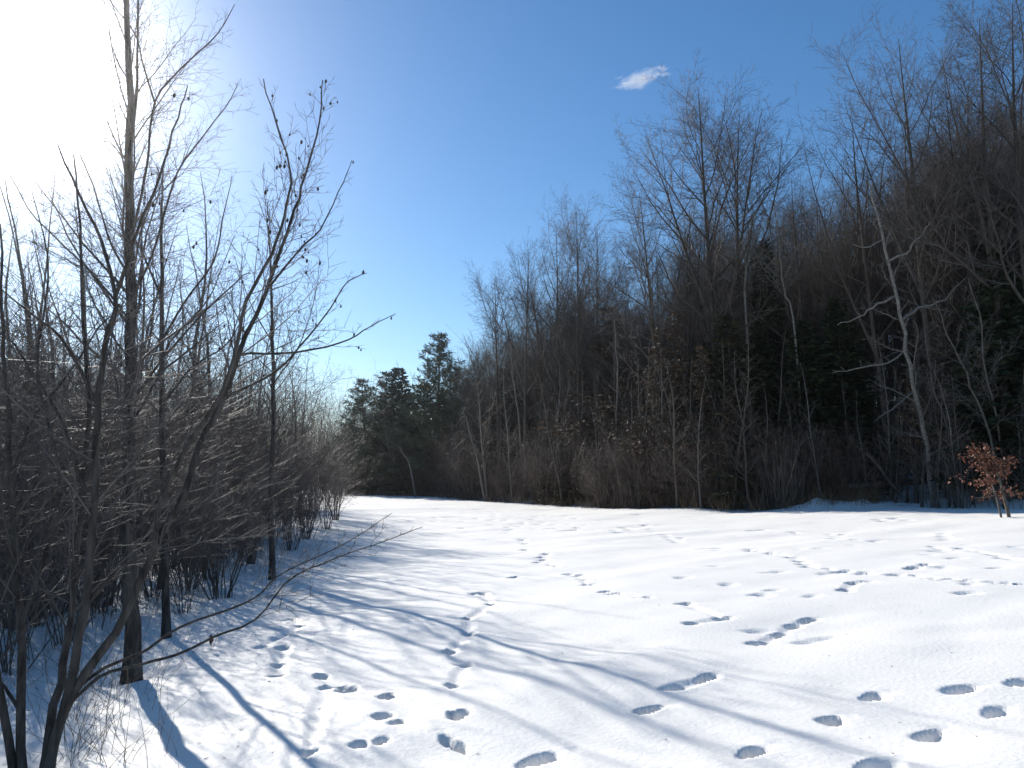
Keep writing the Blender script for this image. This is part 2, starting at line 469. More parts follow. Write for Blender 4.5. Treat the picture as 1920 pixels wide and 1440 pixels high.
prints([(1250, 1007), (1262, 1012), (1270, 1017), (1278, 1008), (1246, 1003)], .30, .2, .12, 100)
prints([(1320, 1029), (1345, 1028), (1400, 1030), (1415, 1033), (1440, 1036), (1455, 1038), (1490, 1045), (1500, 1052), (1512, 1058), (1520, 1063), (1548, 1066), (1580, 1070), (1620, 1073)], .36, .2, .10, 95)
prints([(1680, 1077), (1712, 1079), (1745, 1083), (1775, 1086), (1810, 1088), (1850, 1091), (1880, 1093), (1912, 1095)], .30, .16, .08, 95)
prints([(1765, 1000), (1772, 1006), (1770, 1013), (1782, 1011), (1748, 1025), (1765, 1029), (1778, 1035), (1800, 1028), (1830, 1034), (1870, 1040), (1885, 1047), (1905, 1049)], .32, .2, .12, 110)
prints([(1485, 998), (1500, 1001), (1555, 1002), (1570, 1006), (1580, 1002), (1562, 1010), (1600, 1012), (1640, 1015), (1330, 995), (1410, 995), (1430, 994)], .34, .2, .10, 95)
prints([(1645, 974), (1660, 977), (1680, 972), (1700, 975)], .4, .25, .14, 95)
for k in range(95):                        # the trampled strip towards the far end of the field
    t = rnd.random()
    PRINTS.append((1000 + rnd.gauss(0, 95) - 120 * (1 - t), 948 + 45 * t + rnd.gauss(0, 4), rnd.uniform(.25, .4), rnd.uniform(.16, .25), rnd.uniform(.07, .14), rnd.uniform(0, 180), 1.0))
for k in range(40):
    PRINTS.append((rnd.uniform(1200, 1920), rnd.uniform(965, 1120), rnd.uniform(.25, .4), rnd.uniform(.15, .25), rnd.uniform(.03, .06), rnd.uniform(40, 110), .5))

for (px, py) in ((247, 1266), (312, 1187), (510, 1083)): PRINTS.append((px, py, .75, .75, .07, 0, .3))
for (p, q_) in JOIN:                       # the shallow drag between one step and the next
    a, b = pick(*p), pick(*q_); dd = b - a; ln_ = math.hypot(dd[0], dd[1])
    if .25 < ln_ < 1.7 and p[1] < 1300: PRINTS.append(((p[0] + q_[0]) / 2, (p[1] + q_[1]) / 2, ln_ * 1.35, .16, .022, math.degrees(math.atan2(dd[0], dd[1])), .5))
fine = np.arange(-37, 37.01, .25)
coarse_r = np.linspace(37, 323, 120)[1:-1]
angs = np.radians(np.concatenate([fine, coarse_r]))
rads = np.concatenate([np.linspace(.3, 2.6, 12)[:-1], 2.6 * np.exp(np.arange(0, math.log(95 / 2.6), .0052)), np.array([100, 110, 125, 145, 175, 215, 260, 320.])])
AA, RR = np.meshgrid(angs, rads)
GX, GY = np.sin(AA) * RR, np.cos(AA) * RR
GZ = land(GX, GY)
fx, fy = GX.ravel(), GY.ravel(); dz = np.zeros(fx.size)
wobx = .16 * vnoise(fx * 9, fy * 9); woby = .16 * vnoise(fx * 9 + 50, fy * 9)
for (px, py, L, W, D, hd, crisp) in PRINTS:
    c = pick(px, py); a = R(hd); L *= .72; W *= .66
    sel = np.nonzero((np.abs(fx - c[0]) < .8) & (np.abs(fy - c[1]) < .8))[0]
    if not len(sel): continue
    X, Y = fx[sel] - c[0], fy[sel] - c[1]
    al = X * math.sin(a) + Y * math.cos(a); ac = X * math.cos(a) - Y * math.sin(a)
    taper = 1 + .45 * np.clip(al / (L * .5), -1.2, 1.2) * (1 if (px + py) % 3 else -1)
    rho = np.sqrt((al / (L * .5)) ** 2 + (ac / (W * .5) / np.clip(taper, .5, 1.5)) ** 2) + wobx[sel] * 2.0 + woby[sel] * .8
    if crisp > .8: dent = -D * 1.3 * (1 - (.45 * smooth(0, 1.0, rho) + .55 * smooth(.72, 1.28, rho))) * (1 - .3 * vnoise(X * 16 + px, Y * 16))
    else: dent = -D * 1.1 * (1 - smooth(.1, 1.9, rho)) * (1 - .25 * vnoise(X * 14 + px, Y * 14))
    rim = .03 * (.5 + wobx[sel] * 4) * crisp * np.exp(-((rho - 1.55) / .3) ** 2)
    drag = -.12 * D * np.exp(-(ac / (W * .45)) ** 2) * smooth(1.0, 1.3, al / (L * .5)) * (1 - smooth(1.4, 2.6, al / (L * .5)))
    dz[sel] = np.minimum(dz[sel], dent + np.minimum(0, drag)) + np.where(dz[sel] < -.01, 0, rim)
GZ = GZ + dz.reshape(GZ.shape)
nr, na = GX.shape
V = np.stack([GX, GY, GZ], -1).reshape(-1, 3)
V = np.vstack([V, [[0, 0, float(land(0, 0))]]])
ii, jj = np.meshgrid(np.arange(nr - 1), np.arange(na), indexing='ij')
a0 = ii * na + jj; a1 = ii * na + (jj + 1) % na
quads = np.stack([a0, a0 + na, a1 + na, a1], -1).reshape(-1, 4)[:, ::-1]
ctr = V[quads].mean(1)
inwood = ctr[:, 1] > wood_edge(ctr[:, 0]) + 1.6 + 4.0 * vnoise(ctr[:, 0] * .4, ctr[:, 1] * .4)
def sub(mask, name, mat):
    qd = quads[mask]; u, inv = np.unique(qd, return_inverse=True)
    return link(name, new_mesh(name, V[u], 4, inv.ravel(), mat))
snow = tag(sub(~inwood, 'snow_field', M_SNOW), kind='structure')
hill = tag(sub(inwood, 'wooded_hillside', M_FLOOR), kind='structure')
# the little disc under the camera closes the sheet
k = na; fanv = np.vstack([V[:na], V[-1:]])
fan = np.stack([np.arange(na), np.full(na, na), (np.arange(na) + 1) % na], -1)
bpy_fan = tag(link('snow_underfoot', new_mesh('snow_underfoot', fanv, 3, fan[:, ::-1].ravel(), M_SNOW)), kind='structure')

# ------------------------------------------------------------------ trees by the camera, traced stem by stem
HERO = dict(n=[23, 9, 5], nom=[1, .9, .35], cap=[9, .7, .3], ratio=[.24, .5, .5], ang=[43, 46, 45], up=[.035, .03, .01], wob=[.09, .13, .17], segs=[6, 4, 1], start=[.25, .15, .1],
            sides=[4, 3, 3], rr=[.30, .5, .6], rmin=.0017, limb=9, shape='cone')
def hero(name, label, stems, base_px, mat_t, mat_c, seed, cones=0, group=None, cat='tree', spec=HERO):
    r = np.random.default_rng(seed)
    b = pick(*base_px); root = thing(name, label, cat, b, group)
    Tt, Tc = Tubes(), Tubes(); tips = []
    for st in stems:
        pix, r0, r1, dd0, dd1 = st[:5]; opt = st[5] if len(st) > 5 else {}
        n = len(pix)
        P = [at(x, y, b[1] + dd0 + (dd1 - dd0) * i / (n - 1)) for i, (x, y) in enumerate(pix)]
        if opt.get('ground', True) and dd0 == 0 and pix[0][1] > base_px[1] - 30: P[0] = np.array((P[0][0], P[0][1], float(land(P[0][0], P[0][1])) - .06))
        m = max(8, 3 * n)
        c = spline(P, m) - b
        c[1:-1] += r.normal(size=(m - 2, 3)) * r0 * .18
        L = np.linalg.norm(np.diff(c, axis=0), axis=1).sum()
        cr = r1 + (r0 - r1) * (1 - np.linspace(0, 1, m)) ** opt.get('taper', .9)
        if opt.get('flare'): cr[0] *= 1.35; cr[1] *= 1.08
        Tt.add(c, cr, opt.get('sides', 8))
        sp = dict(spec); k = opt.get('k', 1.0)
        sp['n'] = [max(3, int(sp['n'][0] * k * max(.4, L / 3.5)))] + sp['n'][1:]
        sp['start'] = [opt.get('start', .25)] + sp['start'][1:]
        sp['ratio'] = [opt.get('ratio', min(.4, 1.0 / L))] + sp['ratio'][1:]
        sprout(r, Tt, Tc, c, cr, L, sp, 0)
        tips.append(c)
    link('trunk', Tt.mesh('trunk', mat_t), root)
    link('crown', Tc.mesh('crown', mat_c), root)
    if cones:
        va, _ = Tc.arrays()
        C = []; F_ = []
        pick_v = va[(va[:, 2] + b[2] > 2.1) & (va[:, 0] + b[0] > -2.6 * 1)]
        for q in range(cones):
            p = pick_v[r.integers(len(pick_v))] - Z * .012
            ax = np.array((.0075, .0075, .0125)) * r.uniform(.7, 1.25)
            o = len(C)
            for ring, zz in ((.0, 1), (.8, .45), (1.0, -.2), (.55, -.85), (0, -1.1)):
                for s in range(6):
                    a = s * math.pi / 3
                    C.append(p + ax * np.array((math.cos(a) * ring, math.sin(a) * ring, zz)))
            for i in range(4):
                for s in range(6): F_ += [o + i * 6 + s, o + i * 6 + (s + 1) % 6, o + i * 6 + 6 + (s + 1) % 6, o + i * 6 + 6 + s]
        tag(link('seed_cones', new_mesh('seed_cones', C, 4, F_, M_CONE), root), kind='stuff')
    return root

hero('alder', 'leaning many-stemmed alder with dark seed cones in the near corner', [
    ([(78, 1452), (105, 1310), (128, 1190), (140, 1080), (158, 900), (166, 780), (160, 640), (150, 430), (138, 290)],   .028, .005, 0, .7, dict(k=1.2)),
    ([(84, 1450), (140, 1240), (166, 1080), (178, 900), (183, 740), (205, 615), (216, 555), (195, 470), (152, 370), (108, 270)], .029, .005, 0, .2, dict(k=1.2)),
    ([(216, 555), (243, 480), (262, 420), (300, 330), (330, 230), (352, 160)], .014, .003, .15, -.3, dict(start=.1)),
    ([(92, 1455), (120, 1330), (200, 1210), (255, 1110), (295, 1020), (345, 930), (372, 840), (420, 745), (450, 655), (500, 545), (525, 475), (550, 400), (570, 335), (598, 230), (605, 150)], .030, .0035, 0, .5, dict(start=.5, k=1.3, ratio=.16)),
    ([(290, 1028), (302, 945), (355, 832), (412, 747), (440, 660), (462, 565), (512, 470), (535, 395), (545, 330), (520, 235), (494, 148)], .018, .003, .12, -.25, dict(start=.4, ratio=.2)),
    ([(120, 1330), (190, 1268), (270, 1245), (345, 1222), (400, 1195), (480, 1160), (540, 1090), (620, 1050), (700, 1022), (792, 988)], .011, .0018, 0.02, .5, dict(start=.55, ratio=.16, k=1.4)),
    ([(128, 1300), (200, 1250), (265, 1225), (330, 1180), (420, 1145), (480, 1120), (520, 1080), (600, 1042), (660, 1012), (735, 962)], .011, .0018, 0.02, .9, dict(start=.5, ratio=.16, k=1.4)),
    ([(166, 1130), (215, 1075), (260, 1045), (310, 1020), (370, 990), (430, 962), (490, 915), (540, 880)], .012, .002, 0.05, -.4, dict(start=.3)),
    ([(395, 790), (420, 748), (512, 700), (562, 650), (612, 590), (650, 530), (688, 512)], .010, .002, .25, .3, dict(start=.3, ratio=.2)),
    ([(440, 690), (456, 664), (550, 662), (640, 642), (690, 615), (742, 588)], .010, .002, .28, .6, dict(start=.3, ratio=.22)),
    ([(500, 545), (560, 470), (600, 430), (640, 350), (660, 300)], .008, .002, .3, .6, dict(start=.2, ratio=.25)),
    ([(168, 960), (120, 800), (60, 700), (20, 640), (-40, 600)], .014, .003, .2, .5, dict(start=.2)),
    ([(183, 760), (120, 640), (60, 590), (0, 540)], .012, .003, .1, -.2, dict(start=.2)),
], (85, 1448), M_HERO, M_TWIG, 3, cones=110)

hero('alder', 'thin upright alder stems rising along the very edge of the photo beside the leaning alder', [
    ([(45, 1450), (40, 1250), (32, 1100), (22, 900), (12, 720), (5, 600), (0, 420)], .028, .006, 0, .3, dict(k=1.4)),
    ([(30, 1440), (-20, 1200), (-70, 1000), (-90, 700)], .026, .006, 0, -.2, {}),
    ([(38, 1180), (90, 1020), (110, 880), (70, 700), (90, 500), (60, 360)], .014, .003, .05, .5, dict(start=.15)),
    ([(22, 900), (60, 790), (130, 700), (190, 610), (250, 560)], .011, .003, .1, .8, dict(start=.15)),
    ([(36, 1330), (10, 1290), (-10, 1270)], .012, .006, 0, .1, dict(k=.4)),
], (42, 1446), M_HERO, M_TWIG, 8)

hero('maple', 'tall straight maple, thickest trunk of the near trees, rising in front of the sun glare', [
    ([(247, 1268), (245, 1100), (243, 900), (243, 700), (244, 520), (243, 300), (240, 100), (238, -60), (236, -200)], .072, .014, 0, .3, dict(start=.30, k=.8, ratio=.24, flare=True, sides=12)),
    ([(244, 450), (262, 380), (278, 290), (291, 190), (340, 128), (405, 68), (440, 8)], .015, .003, .1, -.5, dict(start=.3, ratio=.25)),
    ([(291, 195), (268, 120), (252, 60), (205, 0), (180, -60)], .010, .003, -.15, .2, dict(start=.2)),
    ([(243, 560), (285, 480), (330, 330), (372, 268), (430, 190), (446, 155)], .013, .0025, .1, .9, dict(start=.25, ratio=.25)),
    ([(243, 520), (205, 450), (172, 340), (130, 250)], .013, .003, .1, .9, dict(start=.25)),
    ([(243, 600), (180, 520), (130, 470), (60, 400), (20, 330)], .012, .003, .1, -.6, dict(start=.25)),
    ([(244, 760), (300, 680), (370, 600), (450, 522), (470, 512)], .012, .003, .1, -.6, dict(start=.2)),
    ([(243, 800), (290, 720), (320, 640), (390, 560), (440, 440)], .014, .003, .1, .8, dict(start=.2)),
    ([(240, 300), (256, 180), (259, 0), (262, -160)], .016, .006, .15, -.1, dict(start=.1)),
], (247, 1266), M_HERO, M_TWIG, 21)

hero('maple', 'slimmer grey trunk just beyond the thick maple, casting the long shadow across the tracks', [
    ([(312, 1190), (310, 1050), (305, 850), (302, 650), (303, 500), (303, 400), (306, 320)], .045, .008, 0, .3, dict(start=.28, k=.8, ratio=.24, flare=True, sides=10)),
    ([(303, 640), (350, 560), (400, 490), (420, 400), (435, 330)], .016, .003, .1, -.5, dict(start=.2)),
    ([(303, 560), (270, 480), (230, 400), (200, 300)], .016, .003, .1, .6, dict(start=.2)),
    ([(304, 760), (360, 690), (430, 640), (470, 560)], .016, .003, .1, .9, dict(start=.2)),
], (312, 1187), M_HERO, M_TWIG, 33)

hero('sapling', 'slim lone sapling with a straight dark trunk standing out from the thicket edge', [
    ([(510, 1085), (508, 960), (512, 800), (513, 700), (509, 600), (508, 520), (505, 440), (502, 380)], .055, .006, 0, .2, dict(start=.25, k=.9, ratio=.13, flare=True)),
    ([(512, 720), (560, 650), (590, 560), (600, 480)], .014, .003, .05, .6, dict(start=.2)),
    ([(509, 640), (470, 570), (440, 480)], .014, .003, .05, -.6, dict(start=.2)),
], (510, 1083), M_HERO, M_TWIG, 44, spec=dict(HERO, cap=[9, .9, .4], rmin=.003))

# ------------------------------------------------------------------ shrubs and young trees of the near thicket
SHRUBS = [shrub('thicket_shrub', 100 + i, 3.0, 15 + 3 * (i % 3), .38 + .1 * (i % 2), (M_RED, M_BRUSH)[i % 2], M_RED) for i in range(4)]
BROWN = [shrub('thicket_shrub', 140 + i, 3.0, 13 + 3 * (i % 2), .45, M_BRUSH, M_BRUSH, 16, 6) for i in range(3)]
SAPS = [bare_tree('sapling', 200 + i, 8.0, .05, SLIM, M_BARK, M_TWIG, .03, fork=i % 2) for i in range(4)]
TALLS = [bare_tree('bare_tree', 300 + i, 20.0, .19, TALL, (M_DARK, M_BARK)[i % 2], M_TWIG, .018, fork=(0, 1, 2)[i % 3]) for i in range(4)]
SPREADS = [bare_tree('bare_tree', 340 + i, 18.0, .20, SPREAD, M_DARK, M_TWIG, .03, fork=1 + i % 2) for i in range(3)]
LARCHES = [bare_tree('larch', 360 + i, 17.0, .14, LARCH, M_DARK, M_BRUSH, .01) for i in range(2)]
SPRUCES = [spruce('spruce', 380 + i, 10.0, .20 + .03 * i, M_SPRUCE) for i in range(2)]
OLIVES = [spruce('evergreen', 386, 9.0, .24, M_OLIVE, .55)]
def leafy(name, seed, H, count):
    P = bare_tree(name, seed, H, .05, SLIM, M_DARK, M_BRUSH, .04)
    r = np.random.default_rng(seed); me = P.parts[1][1]; n = len(me.vertices)
    co = np.empty(n * 3, np.float32); me.vertices.foreach_get('co', co); co = co.reshape(-1, 3)
    B = Blades()
    for i in r.integers(0, n, count): B.add(co[i] + r.normal(size=3) * .05, r.normal(size=3) - Z * .6, r.uniform(.09, .17), .035)
    P.parts.append(('leaves', B.mesh('leaves', M_TAN, seed, .3))); return P
OAKS = [leafy('young_oak', 395 + i, 7.0, 1500) for i in range(2)]
PINES = [pine('pine', 390 + i, 12.0, .25, base=(.12, .22)[i]) for i in range(2)]

def on_land(x, y): return (x, y, float(land(x, y)))
# the first row of bushes whose feet show in the snow
for (px, py, h, lab) in [
    (418, 1122, 2.9, 'many-stemmed bush with bare feet in the snow, nearest of the bushes beyond the maples'),
    (395, 1085, 3.0, 'bushy clump of upright stems tucked behind the nearest many-stemmed bush'),
    (352, 1105, 2.8, 'twiggy bush in the shade between the slimmer grey trunk and the many-stemmed bush'),
    (470, 1058, 3.0, 'bush of thin stems just behind the slim lone sapling'),
    (545, 1032, 3.2, 'reddish bush spreading low over the snow past the lone sapling'),
    (575, 1010, 3.6, 'rounded reddish bush second from the tip of the thicket'),
    (612, 992, 3.8, 'rounded bush at the tip of the thicket where the open field begins'),
    (628, 975, 4.0, 'dense dark bush at the far corner of the thicket against the distant wood'),
]:
    p = pick(px, py)
    SHRUBS[rnd.randrange(4)].place(p, h, lab, 'bushes along the edge of the thicket')
for (px, py, h, lab) in [
    (22, 1262, 2.2, 'reddish shrub at the edge of the photo behind the upright alder stems'),
    (130, 1205, 2.3, 'thin shrub showing between the alder stems and the thick maple'),
    (190, 1150, 2.4, 'bushy reddish shrub just left of the thick maple, a little farther off'),
    (285, 1120, 2.3, 'shrub of fine stems between the two maple trunks'),
    (70, 1150, 2.6, 'dense shrub deep in shade past the upright alder stems'),
    (345, 1150, 1.9, 'low fine shrub at the foot of the slimmer maple')]:
    BROWN[rnd.randrange(3)].place(pick(px, py), h, lab, 'small shrubs around the maples')
for (px, py, top, lab) in [
    (30, 1090, 330, 'thin bare tree nearest the edge of the photo, its crown fading in the sun glare'),
    (105, 1075, 420, 'thin bare tree with a low crown between the alders, under the sun glare'),
    (165, 1060, 380, 'thin bare tree just left of the thick maple, reaching into the glare'),
    (205, 1040, 480, 'short bare tree directly behind the thick maple'),
    (360, 1060, 330, 'thin bare tree right of the slimmer maple, its top against blue sky'),
    (400, 1045, 420, 'thin bare tree behind the many-stemmed bush'),
    (440, 1030, 520, 'short thin tree left of the lone sapling'),
    (335, 1010, 500, 'thin bare tree farther back between the maples and the bushes'),
    (60, 1010, 470, 'fine-crowned bare tree farther back between the two alders'),
    (130, 985, 540, 'low fine-crowned tree far behind the leaning alder'),
    (225, 1000, 390, 'fine-crowned bare tree rising right behind the thick maple'),
    (275, 990, 440, 'fine-crowned bare tree between the two maples'),
    (385, 985, 500, 'fine-crowned bare tree far behind the many-stemmed bush'),
    (470, 990, 600, 'small fine-crowned tree farther back than the lone sapling'),
    (-10, 1020, 380, 'bare tree half cut off by the edge of the photo'),
    (565, 985, 640, 'small bare tree behind the reddish bushes right of the lone sapling')]:
    p = pick(px, py); d = ray(px, top); hh = CAM_Z + d[2] * p[1] / d[1] - p[2]
    SAPS[rnd.randrange(4)].place(p, hh, lab, 'thin bare trees over the thicket', wide=1.5)
LMARKS = [(-60, 'the edge of the photo'), (20, 'the upright alder stems'), (110, 'the leaning alder'), (240, 'the thick maple'), (310, 'the slimmer maple'), (405, 'the many-stemmed bush'), (500, 'the lone sapling'), (570, 'the reddish bushes'), (640, 'the tip of the thicket')]
def lmark(x, y):
    px = CX + F * x / y
    m = min(LMARKS, key=lambda m: abs(m[0] - px))[1]
    return ('close behind ' if y < 13 else 'some way behind ' if y < 22 else 'far behind ' if y < 34 else 'in the distance behind ') + m
for k in range(95):
    y = 6.5 + 36 * rnd.random() ** 1.2
    x = float(thicket_edge(y)) - 1.4 - 13 * rnd.random() ** 1.25
    (SHRUBS + BROWN)[rnd.randrange(7)].place(on_land(x, y), rnd.uniform(3.4, 5.4) * (.84 + .013 * y), f'bare reddish-brown shrub crowded in the thicket {lmark(x, y)}', 'shrubs inside the thicket', wide=1.15)
for k in range(70):
    y = 7 + 34 * rnd.random()
    x = float(thicket_edge(y)) - 1.2 - 15 * rnd.random()
    SAPS[rnd.randrange(4)].place(on_land(x, y), rnd.uniform(4.5, 8.2), f'thin bare sapling standing {lmark(x, y)}', 'saplings in the thicket', lean=(rnd.gauss(0, .05), rnd.gauss(0, .05)))
for k in range(16):
    y = 45 + 35 * rnd.random()
    x = float(thicket_edge(y)) - 2 - 30 * rnd.random()
    TALLS[rnd.randrange(4)].place(on_land(x, y), rnd.uniform(8, 12), f'bare tree showing faintly {lmark(x, y)}', 'bare trees behind the thicket')

# ------------------------------------------------------------------ the wood across the field
MARKS = [(690, 'the rounded far pine'), (760, 'the far evergreens'), (830, 'the ragged tall pine'), (905, 'the pale bushy tree'), (960, 'the slender low-end tree'), (1030, 'the start of the tight clump'),
         (1100, 'the tight clump of mid wood'), (1170, 'the gap of blue sky'), (1240, 'the dark-trunked tree'), (1300, 'the wide slanting tree'), (1350, 'the tallest poplar'), (1405, 'the twin pale poplar'),
         (1455, 'the pointed dark spruce'), (1520, 'the narrow larch'), (1590, 'the black hemlocks'), (1650, 'the birch top'), (1700, 'the leaning birch'), (1760, 'the birch foot'), (1830, 'the orange sapling'), (1900, 'the edge evergreen')]
def mark(px): return min(MARKS, key=lambda m: abs(m[0] - px))[1]
def rtree(protos, px, top, back, label, group=None, wide=1.0, lean=(0, 0), rot=None, name=None):
    """a tree standing BACK metres inside the wood's edge, its top at the photograph's height"""
    u = (px - CX) / F
    y = edge_y(u, back); x = u * y
    z = float(land(x, y)); d = ray(px, top)
    h = CAM_Z + d[2] * y / d[1] - z
    return protos.place((x, y, z - .05), h, label, group, wide=wide, lean=lean, rot=rot)
ROW = 'tall bare trees along the wooded hillside'
for (pr, px, top, back, lab, w) in [
    (TALLS[0], 936, 497, 4, 'slender bare tree at the low end of the tall row, beside the pale bushy one', .9),
    (TALLS[1], 985, 455, 4, 'ragged-crowned bare tree second from the low end of the row', .9),
    (TALLS[2], 1046, 378, 5, 'fine-twigged bare tree, first of the tight clump in mid wood', .85),
    (TALLS[3], 1090, 362, 4, 'tallest fine-twigged bare tree of the tight clump in mid wood', .8),
    (TALLS[0], 1132, 395, 6, 'bare tree closing the tight clump beside the gap of blue sky', .8),
    (TALLS[1], 1240, 300, 3, 'dark-trunked bare tree leaning its crown out over the gap of blue sky', 1.0),
    (SPREADS[0], 1290, 330, 4, 'wide bare tree with long slanting limbs below the tallest poplar', .8),
    (TALLS[2], 1348, 112, 3, 'tallest bare poplar with a pointed crown under the small cloud', 1.05),
    (TALLS[0], 1402, 165, 3, 'tall bare poplar with twin pale stems right beside the tallest one', 1.05),
    (SPREADS[1], 1470, 330, 8, 'low spreading bare tree filling the dip between the poplars and the broad-crowned tree', .8),
    (LARCHES[0], 1518, 330, 6, 'narrow leafless larch with short level branches in the dip of the row', 1.0),
    (SPREADS[2], 1665, 100, 5, 'broad-crowned bare tree with forked limbs above the leaning birch', .85),
    (TALLS[3], 1722, 190, 7, 'bare tree half hidden behind the broad-crowned one', 1.0),
    (TALLS[1], 1765, 65, 5, 'tall bare tree with a fan of upright limbs near the corner of sky', 1.0),
    (LARCHES[1], 1790, 300, 4, 'leafless larch with dense level branches under the corner trees', 1.0),
    (TALLS[2], 1832, 110, 6, 'bare tree second from the edge of the photo in the high corner', .95),
    (SPREADS[0], 1893, -45, 4, 'dark bare tree with its crown cut off at the edge of the photo', .85),
    (TALLS[0], 1960, -60, 3, 'thick bare tree mostly cut off by the edge of the photo', 1.0),
    (SAPS[1], 905, 612, 2, 'pale bushy yellowish-grey tree between the pines and the tall row', 2.2),
    (SAPS[2], 760, 672, 8, 'thin bare tree peeping over the rounded evergreens', 1.3),
    (TALLS[1], 872, 650, 4, 'bare tree filling the gap between the ragged pine and the pale bushy tree', 1.2),
    (TALLS[3], 892, 628, 7, 'taller bare tree just behind the pale bushy tree', 1.1),
    (TALLS[0], 846, 668, 9, 'faint bare tree behind the ragged pine', 1.2),
    (SAPS[3], 860, 640, 5, 'thin bare tree beside the ragged pine', 1.4),
]:
    rtree(pr, px, top, back, lab, ROW, w)
for (pr, px, top, back, lab, w) in [
    (PINES[0], 690, 712, 1, 'rounded green pine at the far end of the field, lowest of the evergreens', 1.7),
    (SPRUCES[1], 745, 690, 2, 'broad dark evergreen shoulder to shoulder with the rounded pine', 1.5),
    (PINES[1], 822, 626, 3, 'ragged tall pine standing above the far evergreens', 1.35),
    (PINES[0], 780, 735, 1, 'shaggy pine below the ragged tall one', 1.7),
    (PINES[0], 722, 700, 4, 'broad pine filling the gap behind the far evergreens', 1.8),
    (PINES[0], 850, 690, 5, 'dark pine close behind the ragged tall one', 1.5),
    (SPRUCES[0], 800, 720, 2, 'dark spruce at the foot of the ragged tall pine', 1.6),
    (PINES[1], 655, 790, 1, 'small dim pine touching the tip of the thicket', 1.3),
    (OAKS[1], 1108, 566, 4, 'dome-topped rusty oak keeping dead leaves under the tight clump of bare trees', 2.4),
    (OLIVES[0], 950, 690, 7, 'dark evergreen low behind the slender bare trees', 1.5),
    (SPRUCES[1], 1445, 455, 5, 'pointed dark spruce rising behind the twin pale poplar', .8),
    (SPRUCES[0], 1520, 600, 3, 'black hemlock filling the shade in mid wood', 1.5),
    (SPRUCES[1], 1440, 640, 3, 'black hemlock with drooping boughs nearest the snow mound', 1.5),
    (SPRUCES[0], 1590, 560, 4, 'dark narrow spruce just behind the leaning birch', 1.4),
    (OLIVES[0], 1380, 590, 2, 'dull green evergreen mixed with bare brush left of the hemlocks', 1.6),
    (OLIVES[0], 1320, 640, 3, 'thin dull evergreen among brown saplings under the poplars', 1.5),
    (SPRUCES[1], 1885, 470, 4, 'tall dark evergreen at the edge of the photo above the orange sapling', 1.5),
    (SPRUCES[0], 1930, 380, 6, 'taller dark evergreen cut by the edge of the photo', 1.4),
    (OLIVES[0], 1065, 830, 1, 'small light green spruce near the field in mid wood', 1.6),
    (OLIVES[0], 1030, 850, .6, 'smallest green spruce at the foot of the mid wood', 1.6),
]:
    rtree(pr, px, top, back, lab, 'evergreens in the wood', w)
# deeper rows of the same wood
for k in range(290):
    px = rnd.uniform(880, 2060); back = 4 + 36 * rnd.random() ** 1.2
    lim = float(np.interp(px, [880, 1000, 1100, 1180, 1300, 1450, 1600, 1750, 2060], [640, 520, 450, 490, 340, 390, 290, 210, 90]))
    pr = (TALLS + TALLS + SPREADS + SAPS[:2] + LARCHES)[rnd.randrange(15)]
    kind = 'leafless larch' if pr in LARCHES else 'thin bare tree' if pr in SAPS else 'broad bare tree' if pr in SPREADS else 'tall bare tree'
    where = 'close behind' if back < 16 else 'well behind' if back < 32 else 'high on the hillside behind'
    rtree(pr, px, lim + rnd.uniform(0, 200), back, f'{kind} standing {where} {mark(px)}', 'bare trees deep in the wood', rnd.uniform(.7, 1.0))
for k in range(34):
    px = rnd.uniform(600, 900); back = 3 + 22 * rnd.random()
    rtree((TALLS + SAPS)[rnd.randrange(8)], px, float(np.interp(px, [600, 720, 900], [800, 760, 690])) + rnd.uniform(0, 60), back, f'dim bare tree in the low wood beyond the field, near {mark(px)}', 'bare trees beyond the far end of the field', .9)
for k in range(80):
    px = rnd.uniform(640, 1950); back = -.8 + 6 * rnd.random() ** 1.3
    lim = float(np.interp(px, [640, 900, 1100, 1300, 1600, 1950], [800, 740, 640, 600, 680, 640]))
    rtree(SAPS[rnd.randrange(4)], px, lim + rnd.uniform(-40, 130), back, f'thin bare sapling at the front of the wood by {mark(px)}', 'saplings along the front of the wood', 1.5, (rnd.gauss(0, .08), rnd.gauss(0, .08)))
for k in range(95):
    px = rnd.uniform(630, 1640); back = -.8 + 3.5 * rnd.random()
    rtree((BROWN + SHRUBS)[rnd.randrange(7)], px, rnd.uniform(770, 890), back, f'brown bare shrub in the brush at the foot of {mark(px)}', 'shrubs at the foot of the wood', 1.1)

for k, px in enumerate([1225, 1262, 1285, 1298, 1330, 1352, 1395, 1418, 770, 795, 815, 838, 1460, 1712, 1768, 1560, 1140, 1180]):
    rtree(OAKS[k % 2], px, (610, 690, 575, 640, 650, 720, 700, 640, 800, 780, 820, 790, 760, 690, 640, 800, 720, 700)[k], .2 + (k * 7 % 5) * .6, f'young oak with a few dull brown leaves left, by {mark(px)}', 'young oaks at the front of the wood', 1.5)
YOUNGS = [bare_tree('young_birch', 600 + i, 8.0, .055, SLIM, M_PALE, M_TWIG, .035) for i in range(2)]
for k, px in enumerate([915, 960, 1010, 1040, 1072, 1128, 1150, 1188, 1215, 1250, 1310, 1345, 1375, 1425, 1480, 1535, 1620, 1665, 1790, 700, 735, 850]):
    rtree(YOUNGS[k % 2], px, 620 + (k * 53 % 150) + (90 if px < 900 else 0), -.5 + (k * 7 % 5) * .5, f'thin pale-trunked young tree at the front by {mark(px)}', 'pale young trees at the front of the wood', 1.2, (rnd.gauss(0, .07), rnd.gauss(0, .07)))
